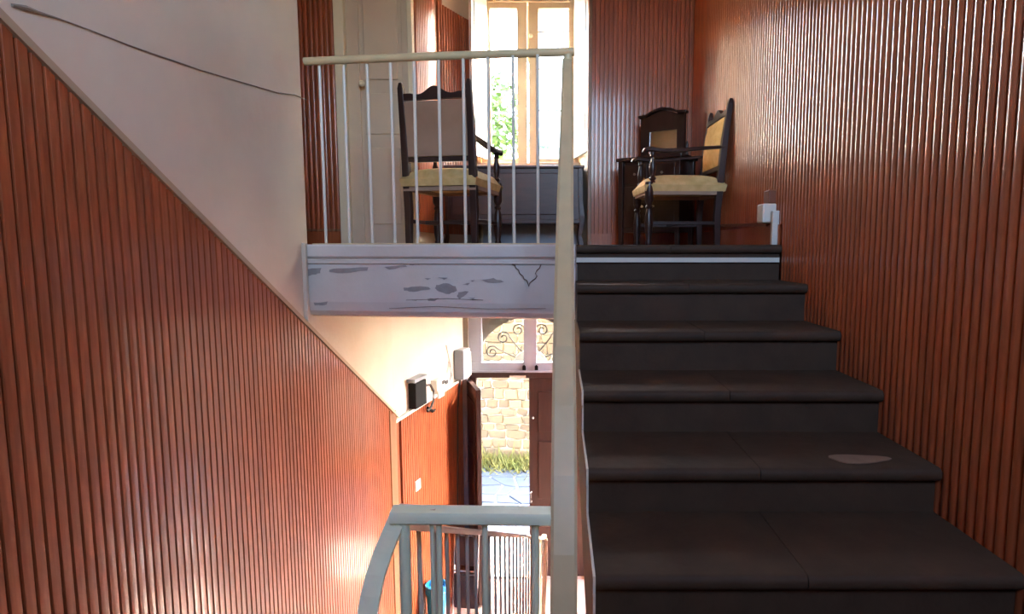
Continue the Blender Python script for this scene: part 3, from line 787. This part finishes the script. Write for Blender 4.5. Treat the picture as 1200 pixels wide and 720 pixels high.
    B(MB().add(vb, fs), 'back_cloth', 'back_cloth')
    # carved crest rail
    top = []
    K = 24
    for i in range(K + 1):
        u = -1 + 2 * i / K
        h = 0.965 + 0.030 * math.exp(-(u / 0.33) ** 2 * 1.2) + 0.010 * math.cos(u * PI * 2) * (abs(u) < 0.75)
        top.append((u * (W - 0.012), h))
    poly = [(-(W - 0.012), 0.925), ((W - 0.012), 0.925)] + top[::-1]
    mb = MB()
    n = len(poly)
    vs = [(x, tilt(z) - 0.013, z) for x, z in poly] + [(x, tilt(z) + 0.013, z) for x, z in poly]
    mb.add(vs, [tuple(range(n - 1, -1, -1)), tuple(range(n, 2 * n))] + [(i, (i + 1) % n, n + (i + 1) % n, n + i) for i in range(n)])
    B(mb, 'crest_rail', 'dark_wood')
    B(MB().box(-W + 0.01, W - 0.01, tilt(0.555) - 0.012, tilt(0.555) + 0.012, 0.54, 0.572), 'lower_back_rail', 'dark_wood', bevel=0.003)
    return t
a1 = math.atan2(0.09, 0.44)
mid = Vector((-0.669, 3.42, 0)); fwd = Vector((0.2, 0.98, 0)).normalized()
ctr = mid + fwd * 0.235
armchair('dark wood armchair seen from behind, facing the window', (ctr.x, ctr.y, L), math.atan2(-fwd.x, fwd.y))
fwd2 = Vector((-1, -0.04, 0)).normalized()
ctr2 = Vector((0.815, 3.97, 0))
armchair('dark wood armchair with gold seat, its back to the slatted wall', (ctr2.x, ctr2.y, L), math.atan2(-fwd2.x, fwd2.y))

# ------------------------------------------------------------------ dressing table with mirror
dv = Vector((0.82, -0.57, 0)).normalized()
tl = Vector((0.475, 4.55, 0))
rzt = math.atan2(dv.y, dv.x)
dtb = thing('dressing_table', 'small dark dressing table in the corner with a framed mirror on top', 'dressing table', (tl.x, tl.y, L), rzt)
def T(mb, name, m, parent=None, **k):
    return mb.build(name, m, parent or dtb, world=False, **k)
TW, TD, THH = 0.50, 0.30, 0.655
T(MB().box(-0.015, TW + 0.015, -0.015, TD, THH - 0.025, THH), 'table_top', 'dark_wood', bevel=0.005)
for x in (0.02, TW - 0.02):
    for y in (0.02, TD - 0.03):
        T(MB().sweep([(x, y, 0), (x, y, 0.25), (x, y, THH - 0.025)], [(-0.02, -0.02), (0.02, -0.02), (0.02, 0.02), (-0.02, 0.02)], up=(0, 1, 0), scales=[0.75, 1, 1]), 'leg', 'dark_wood', bevel=0.003)
T(MB().box(0.03, TW - 0.03, 0.025, TD - 0.02, 0.10, THH - 0.025), 'cabinet_body', 'dark_wood')
for x0, x1, z0, z1 in ((0.045, 0.235, 0.46, 0.60), (0.265, 0.455, 0.46, 0.60), (0.045, 0.235, 0.14, 0.44), (0.265, 0.455, 0.14, 0.44)):
    dw = T(MB().box(x0, x1, 0.012, 0.03, z0, z1), 'drawer_front' if z0 > 0.4 else 'cabinet_door', 'dark_wood', bevel=0.004)
    kx = (x0 + x1) / 2 if z0 > 0.4 else (x1 - 0.03 if x0 < 0.2 else x0 + 0.03)
    k = MB().tube([(kx, 0.014, (z0 + z1) / 2), (kx, 0.004, (z0 + z1) / 2), (kx, -0.006, (z0 + z1) / 2)], 0.010, 8, scales=[0.5, 0.8, 1.0])
    o = k.build('knob', 'metal', dw, world=False)
mx0, mx1, mz0, mz1 = 0.075, 0.435, THH, THH + 0.36
fy = TD - 0.08
T(MB().box(mx0 - 0.01, mx1 + 0.01, fy - 0.03, fy + 0.05, mz0, mz0 + 0.022), 'mirror_base', 'dark_wood', bevel=0.004)
gx0, gx1, gz0m, gz1m = mx0 + 0.075, mx1 - 0.06, mz0 + 0.05, mz0 + 0.215
crest = [(mx0 - 0.015, mz1 - 0.035), (mx0 + 0.05, mz1 - 0.03), (mx0 + 0.10, mz1 - 0.008), (mx0 + 0.15, mz1 + 0.004), ((mx0 + mx1) / 2, mz1 + 0.008), (mx1 - 0.15, mz1 + 0.004), (mx1 - 0.10, mz1 - 0.008), (mx1 - 0.05, mz1 - 0.03), (mx1 + 0.015, mz1 - 0.035)]
fb = MB().box(mx0, gx0, fy, fy + 0.03, mz0 + 0.02, mz1 - 0.03).box(gx1, mx1, fy, fy + 0.03, mz0 + 0.02, mz1 - 0.03)
fb.box(gx0, gx1, fy, fy + 0.03, mz0 + 0.02, gz0m)
fb.prism([(gx0, gz1m), (gx1, gz1m), (mx1, mz1 - 0.04), (mx1, mz1 - 0.035)] + [(x, z - 0.006) for x, z in crest[::-1][1:-1]] + [(mx0, mz1 - 0.035), (mx0, mz1 - 0.04)], 'y', fy, fy + 0.03)
T(fb, 'mirror_frame', 'dark_wood')
cr = MB().prism(crest + [(x, z + 0.018) for x, z in crest[::-1]], 'y', fy - 0.022, fy + 0.036)
T(cr, 'crest_moulding', 'dark_wood', bevel=0.003)
T(MB().box(gx0 - 0.002, gx1 + 0.002, fy + 0.008, fy + 0.014, gz0m - 0.002, gz1m + 0.002), 'mirror_glass', 'mirror')
for x in (mx1 + 0.018,):
    T(MB().lathe([(0.008, 0), (0.014, 0.02), (0.009, 0.05), (0.013, 0.09), (0.005, 0.12)], (x, fy + 0.01, mz0 + 0.0), 10), 'mirror_support', 'dark_wood', smooth=True)

# ------------------------------------------------------------------ dark wooden chest bench under the window
bq = thing('chest_bench', 'low dark wooden bench on curved legs under the window', 'bench', (-0.15, 5.05, L))
bx0, bx1 = U(520, 220, 4.98).x, U(683, 220, 4.98).x
bzt, bzb = U(620, 194, 4.98).z, U(620, 259, 4.98).z
MB().box(bx0 - 0.01, bx1 + 0.012, 4.965, 5.33, bzt - 0.022, bzt).build('bench_top', 'bench_wood', bq, bevel=0.005)
MB().box(bx0 + 0.02, bx1 - 0.03, 4.99, 5.31, bzb, bzt - 0.02).build('chest_body', 'bench_wood', bq)
MB().box(bx0 + 0.06, bx1 - 0.08, 4.982, 4.995, bzb + 0.05, bzt - 0.06).build('front_panel', 'bench_wood', bq, bevel=0.006)
MB().box(bx0, bx1 - 0.01, 4.972, 5.32, bzb - 0.022, bzb + 0.012).build('base_rail', 'bench_wood', bq, bevel=0.004)
for x, s in ((bx0 + 0.02, -1), (bx1 - 0.02, 1)):
    for y in (4.99, 5.30):
        leg = [(x, y, bzt - 0.022), (x + s * 0.004, y, bzb + 0.15), (x + s * 0.016, y, bzb + 0.04), (x + s * 0.008, y, bzb - 0.05), (x - s * 0.002, y, L + 0.08), (x + s * 0.014, y, L)]
        MB().sweep(leg, [(-0.02, -0.018), (0.02, -0.018), (0.02, 0.018), (-0.02, 0.018)], up=(0, 1, 0), scales=[1, 1, 1.2, 1.0, 0.8, 1.0]).build('leg', 'bench_wood', bq, bevel=0.004)

# ------------------------------------------------------------------ fittings on the walls
def rwx(Y): return 1.10 + 0.0243 * (Y - 2.9)
jb = thing('junction_box', 'cream electrical box with a brown top on the slatted wall', 'electrical box', (1.07, 3.0, L + 0.15))
q0, q1 = U(887, 240, 3.06), U(908, 262, 3.06)
MB().box(q0.x, 1.104, 2.97, 3.06, q1.z, q0.z).build('box_body', 'white_plastic', jb, bevel=0.008)
q2 = U(899, 223, 3.0)
MB().box(q2.x, 1.104, 2.975, 3.05, q0.z, q2.z).build('brown_cover', 'brown_plastic', jb, bevel=0.006)
cd = MB().box(1.070, 1.104, 2.93, 2.958, L, U(910, 247, 2.94).z)
tag(cd.build('conduit', 'white_plastic', bevel=0.004), 'short upright cream cable duct beside the top step', 'cable duct')
tag(MB().bar((1.094, 3.06, q1.z - 0.006), (1.096, 4.86, L + 0.16), 0.02, 0.018).build('cable_duct', 'brown_plastic'), 'long brown cable duct running along the slats near the floor', 'cable duct')

def wall_pt(px, py, off):
    best = None
    for k in range(300):
        Yk = 4.36 + 1.42 * k / 299
        p = U(px, py, Yk)
        w = HA.x + (HB.x - HA.x) * (Yk - HA.y) / (HB.y - HA.y) + off
        e = abs(p.x - w)
        if best is None or e < best[0]:
            best = (e, p)
    return best[1]
def wall_block(px0, px1, py0, py1, d0, d1):
    """block standing on the hall wall between two pixel columns, d0..d1 proud of it"""
    a, b = wall_pt(px0, (py0 + py1) / 2, d1), wall_pt(px1, (py0 + py1) / 2, d1)
    zt, zb = wall_pt((px0 + px1) / 2, py0, d1).z, wall_pt((px0 + px1) / 2, py1, d1).z
    sa = (a - HA).dot(hd); sb = (b - HA).dot(hd)
    vs = []
    for z in (zb, zt):
        for s, q in ((sa, d0), (sb, d0), (sb, d1), (sa, d1)):
            p = HA + hd * s + hn * q
            vs.append((p.x, p.y, z))
    return MB().add(vs, [(0, 3, 2, 1), (4, 5, 6, 7), (0, 1, 5, 4), (1, 2, 6, 5), (2, 3, 7, 6), (3, 0, 4, 7)])
fb_ = thing('fuse_box', 'black electrical box with a loose cable above the hall slats', 'electrical box', wall_pt(485, 475, 0.02))
wall_block(487, 500, 447, 477, -0.002, 0.065).build('box_body', 'black', fb_, bevel=0.006)
wall_block(486, 501, 442, 446, -0.002, 0.075).build('box_lid', 'grey_plastic', fb_, bevel=0.003)
MB().tube([wall_pt(x, y, 0.06) for x, y in ((498, 452), (504, 451), (508, 458), (508, 470), (505, 478), (501, 482))], 0.010, 8).build('cable', 'cable', fb_, smooth=True)
MB().tube([wall_pt(x, y, 0.045) for x, y in ((501, 478), (507, 482), (510, 480))], 0.012, 8, scales=[0.8, 1.2, 0.6]).build('plug', 'black', fb_, smooth=True)
ob = thing('outlet_box', 'pale double socket box beside the black box on the wall', 'socket', wall_pt(515, 460, 0.02))
wall_block(512, 525, 443, 456, -0.002, 0.06).build('box_body', 'white_plastic', ob, bevel=0.006)
wall_block(514, 521, 456, 466, -0.002, 0.04).build('lower_box', 'white_plastic', ob, bevel=0.006)
for px in (519, 522.5):
    wall_block(px, px + 2.5, 446, 450, 0.058, 0.068).build('socket_hole', 'cable', ob)
tag(MB().tube([wall_pt(x, y, 0.012) for x, y in ((523, 405), (526, 418), (528, 430), (529, 440), (527, 447), (524, 448), (524, 436), (526, 424))], 0.006, 7).build('loop_of_wire', 'rail_wood', smooth=True), 'thin loop of wire hanging on plaster beside the meter box', 'wire')
mb_ = thing('meter_box', 'grey electricity meter box on the wall beside the entrance door', 'meter box', wall_pt(543, 440, 0.02))
wall_block(543, 551, 409, 444, -0.002, 0.10).build('box_body', 'grey_plastic', mb_, bevel=0.012)
wall_block(551, 552, 412, 440, 0.01, 0.095).build('front_cover', 'white_plastic', mb_, bevel=0.004)
ww = [wall_pt(540, 443, 0.05), wall_pt(538, 456, 0.03), wall_pt(536, 480, 0.02), wall_pt(536, 540, 0.02), wall_pt(536, 600, 0.02)]
MB().tube(ww, 0.010, 7).build('cable', 'cable', mb_, smooth=True)
lsw = wall_block(487.5, 493.5, 563, 575, 0.015, 0.032).build('light_switch', 'white_plastic', bevel=0.004)
tag(lsw, 'small cream light switch on the hall slats', 'light switch')
def wl_pt(px, py, X):
    k = X / ((px - CX0) / FPX)
    v = (py - 360) / FPX
    return Vector((X, k * (_c - v * _s), E + k * (-_s - v * _c)))
cr_pts = [(14, 5), (30, 10), (44, 14), (70, 22), (105, 36), (150, 52), (190, 66), (235, 82), (280, 95), (325, 108), (345, 112), (359, 117)]
tag(MB().tube([wl_pt(x, y + random.uniform(-1, 1), -1.226) for x, y in cr_pts], 0.0026, 6, scales=[1.6, 2.4, 1.5, 0.8, 0.7, 0.8, 1.0, 0.8, 0.7, 0.9, 1.0, 0.8]).build('wall_cable', 'wire'), 'thin dark cable line crossing the plaster of the stair wall', 'cable')

# ------------------------------------------------------------------ things standing in the hall
bc = Vector((-1.01, 4.72, 0))
bk = thing('waste_bin', 'blue plastic waste bin on the hall floor by the slats', 'bin', bc)
MB().lathe([(0.062, 0.0), (0.068, 0.02), (0.083, 0.54), (0.090, 0.545), (0.090, 0.565), (0.080, 0.565), (0.066, 0.04), (0.02, 0.035)], (0, 0, 0), 20).build('bin_body', 'blue_plastic', bk, smooth=True, world=False)
MB().lathe([(0.0885, 0.49), (0.0925, 0.495), (0.0925, 0.51), (0.0885, 0.515)], (0, 0, 0), 20).build('rim_band', 'blue_plastic', bk, smooth=True, world=False)
fc = thing('folded_chair', 'dark folded chair with pale tube frame leaning by the entrance door', 'chair', (-0.83, 4.98, 0), math.radians(-8))
for s in (-0.11, 0.11):
    MB().tube([(s, 0.02, 0), (s, 0.10, 0.45), (s, 0.16, 0.78), (s * 0.85, 0.165, 0.82)], 0.009, 8).build('frame_tube', 'metal', fc, smooth=True, world=False)
    MB().tube([(s * 0.8, 0.13, 0), (s * 0.8, 0.08, 0.45)], 0.009, 8).build('frame_tube', 'metal', fc, smooth=True, world=False)
MB().tube([(-0.094, 0.165, 0.82), (0.094, 0.165, 0.82)], 0.009, 8).build('top_tube', 'metal', fc, smooth=True, world=False)
MB().box(-0.10, 0.10, 0.055, 0.085, 0.14, 0.46).build('seat', 'dark_cloth', fc, bevel=0.008, world=False)
MB().sweep([(0, 0.115, 0.52), (0, 0.155, 0.78)], [(-0.105, -0.012), (0.105, -0.012), (0.105, 0.012), (-0.105, 0.012)], up=(0, -1, 0)).build('backrest', 'dark_cloth', fc, world=False)
MB().tube([(-0.11, 0.085, 0.48), (0.11, 0.085, 0.48)], 0.008, 8).build('cross_tube', 'metal', fc, world=False)

# ------------------------------------------------------------------ the street outside
struct(MB().box(-6, 6, 6.1, 6.62, -0.2, 0.0), 'pavement', 'concrete', 'pale sunlit concrete strip in front of the entrance door', 'pavement')
pv = struct(MB().box(-6, 6, 6.62, 9.6, -0.2, -0.012), 'street', 'paver_joint', 'street of irregular grey paving slabs outside the door', 'street')
nx, ny = 12, 8
gx = [[-2.6 + 3.4 * i / nx + (random.uniform(-0.09, 0.09)) + (0.14 if j % 2 else 0) for i in range(nx + 1)] for j in range(ny + 1)]
gyy = [[6.64 + 2.4 * j / ny + random.uniform(-0.06, 0.06) * (0 < j < ny) for i in range(nx + 1)] for j in range(ny + 1)]
for j in range(ny):
    for i in range(nx):
        q = [Vector((gx[j][i], gyy[j][i])), Vector((gx[j][i + 1], gyy[j][i + 1])), Vector((gx[j + 1][i + 1], gyy[j + 1][i + 1])), Vector((gx[j + 1][i], gyy[j + 1][i]))]
        c = sum(q, Vector((0, 0))) / 4
        q = [c + (p - c) * 0.90 for p in q]
        h = 0.004 + random.uniform(0, 0.008)
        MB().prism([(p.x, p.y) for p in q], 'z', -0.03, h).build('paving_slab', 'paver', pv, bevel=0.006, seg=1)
WA, WB = Vector((-3.6, 9.35, 0)), Vector((2.4, 8.75, 0))
wdv = (WB - WA).normalized(); wnv = Vector((wdv.y, -wdv.x, 0))
wl_len = (WB - WA).length
pp = [WA, WB, WB - wnv * 0.4, WA - wnv * 0.4]
WTOP = 2.95
gw = struct(MB().prism([(p.x, p.y) for p in pp], 'z', -0.1, WTOP), 'garden_wall', 'wall_mortar', 'rough stone retaining wall across the street', 'wall')
z = 0.05
while z < 2.7:
    h = random.uniform(0.09, 0.19)
    s = 1.9 + random.uniform(0, 0.15)
    while s < 4.1:
        w = random.uniform(0.12, 0.32)
        pts = []
        for (a, b) in ((0, 0), (0.5, -0.04), (1, 0), (1.04, 0.5), (1, 1), (0.5, 1.05), (0, 1), (-0.03, 0.5)):
            pts.append((s + 0.012 + (w - 0.024) * a + random.uniform(-0.014, 0.014), z + 0.010 + (h - 0.020) * b + random.uniform(-0.012, 0.012)))
        d = random.uniform(0.015, 0.05)
        cxm, czm = sum(p[0] for p in pts) / 8, sum(p[1] for p in pts) / 8
        vs = []
        for sc_, dd in ((1.0, -0.01), (0.98, d * 0.6), (0.8, d)):
            for a, b in pts:
                p = WA + wdv * (cxm + (a - cxm) * sc_) + wnv * dd
                vs.append((p.x, p.y, czm + (b - czm) * sc_))
        fs = [tuple(range(7, -1, -1)), tuple(range(16, 24))]
        for r in range(2):
            for k in range(8):
                fs.append((r * 8 + k, r * 8 + (k + 1) % 8, (r + 1) * 8 + (k + 1) % 8, (r + 1) * 8 + k))
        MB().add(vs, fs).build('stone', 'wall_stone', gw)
        s += w
    z += h
gb = MB()
for i in range(5200):
    s = random.uniform(0.2, 5.6); o = abs(random.gauss(0, 0.20))
    p = WA + wdv * s + wnv * (o + 0.03)
    h = random.uniform(0.05, 0.20) * max(0.35, 1 - o * 1.1) * (2.3 if random.random() < 0.12 else 1.3)
    a = random.uniform(0, 2 * PI); w = random.uniform(0.008, 0.022)
    dx, dy = math.cos(a) * w, math.sin(a) * w
    lx, ly = random.uniform(-0.08, 0.08), random.uniform(-0.08, 0.04)
    gb.add([(p.x - dx, p.y - dy, -0.012), (p.x + dx, p.y + dy, -0.012), (p.x + lx + dx * 0.6, p.y + ly + dy * 0.6, h * 0.6), (p.x + 1.6 * lx, p.y + 1.6 * ly, h)], [(0, 1, 2), (0, 2, 3)])
me = bpy.data.meshes.new('weeds'); me.from_pydata(gb.v, [], gb.f); me.materials.append(MATS['grass'])
tag(link('weeds', me), 'yellow green weeds growing at the foot of the stone wall', 'weeds', kind='stuff')
struct(MB().box(-14, 14, 9.3, 34, -0.5, WTOP - 0.15), 'garden_ground', 'earth', 'raised garden ground behind the stone wall', 'ground')
# house across the street, seen washed out through the landing window
hs = thing('house', 'pale house with barred window and teal balcony band beyond the garden', 'house', (0.5, 17.5, WTOP - 0.15))
MB().box(-0.7, 6.5, 16, 20, WTOP - 0.3, 9.6).build('house_walls', 'house_wall', hs)
MB().prism([(-1.0, 9.55), (6.9, 9.55), (6.9, 9.7), (2.9, 11.0), (-1.0, 9.7)], 'y', 15.6, 20.4).build('house_roof', 'roof_tile', hs)
zt = U(620, 172, 15.8).z; zt1 = U(620, 164, 15.8).z
MB().box(-0.75, 6.5, 15.62, 16.02, zt, zt1).build('balcony_band', 'teal', hs)
for x0, x1, y0, y1 in ((638, 668, 20, 62), (690, 720, 20, 62), (634, 645, 173, 181), (652, 664, 173, 181)):
    a, b = U(x0, y1, 15.97), U(x1, y0, 15.97)
    wo = MB().box(a.x, b.x, 15.94, 16.02, a.z, b.z).build('house_window', 'house_glass', hs)
    nb = 5 if b.x - a.x > 0.5 else 2
    for i in range(nb + 1):
        x = a.x + (b.x - a.x) * i / nb
        MB().box(x - 0.025, x + 0.025, 15.90, 15.95, a.z, b.z).build('window_bar', 'house_wall', wo)
def tree(label, base, h, rx, n, seed):
    rnd = random.Random(seed)
    t = thing('tree', label, 'tree', base, group='trees beyond the garden wall')
    MB().tube([(0, 0, 0), (0.05, 0.05, h * 0.35), (-0.05, 0, h * 0.6), (0.1, 0, h * 0.85)], 0.11, 8, scales=[1.2, 1, 0.7, 0.3]).build('trunk', 'bark', t, smooth=True, world=False)
    lb = MB()
    for i in range(n):
        u, v = rnd.uniform(0, 2 * PI), rnd.uniform(-1, 1)
        r = rnd.random() ** 0.4
        q = math.sqrt(1 - v * v)
        c = Vector((rx * r * q * math.cos(u), rx * r * q * math.sin(u), h * 0.68 + h * 0.36 * r * v))
        a, b = Vector((rnd.gauss(0, 1), rnd.gauss(0, 1), rnd.gauss(0, 1))).normalized(), Vector((rnd.gauss(0, 1), rnd.gauss(0, 1), rnd.gauss(0, 1))).normalized()
        s = rnd.uniform(0.06, 0.13)
        b = (b - a * b.dot(a)).normalized()
        lb.add([c - a * s, c + b * s * 0.5, c + a * s, c - b * s * 0.5], [(0, 1, 2, 3)])
    me = bpy.data.meshes.new('foliage'); me.from_pydata(lb.v, [], lb.f); me.materials.append(MATS['leaf'])
    o = link('foliage', me, t, world=False); o['kind'] = 'stuff'
    return t
tree('leafy tree in front of the pale house', (-1.75, 13.2, WTOP - 0.2), 4.6, 1.15, 2600, 3)
tree('smaller leafy tree standing at the garden wall', (-3.3, 12.4, WTOP - 0.2), 2.6, 0.6, 1200, 5)
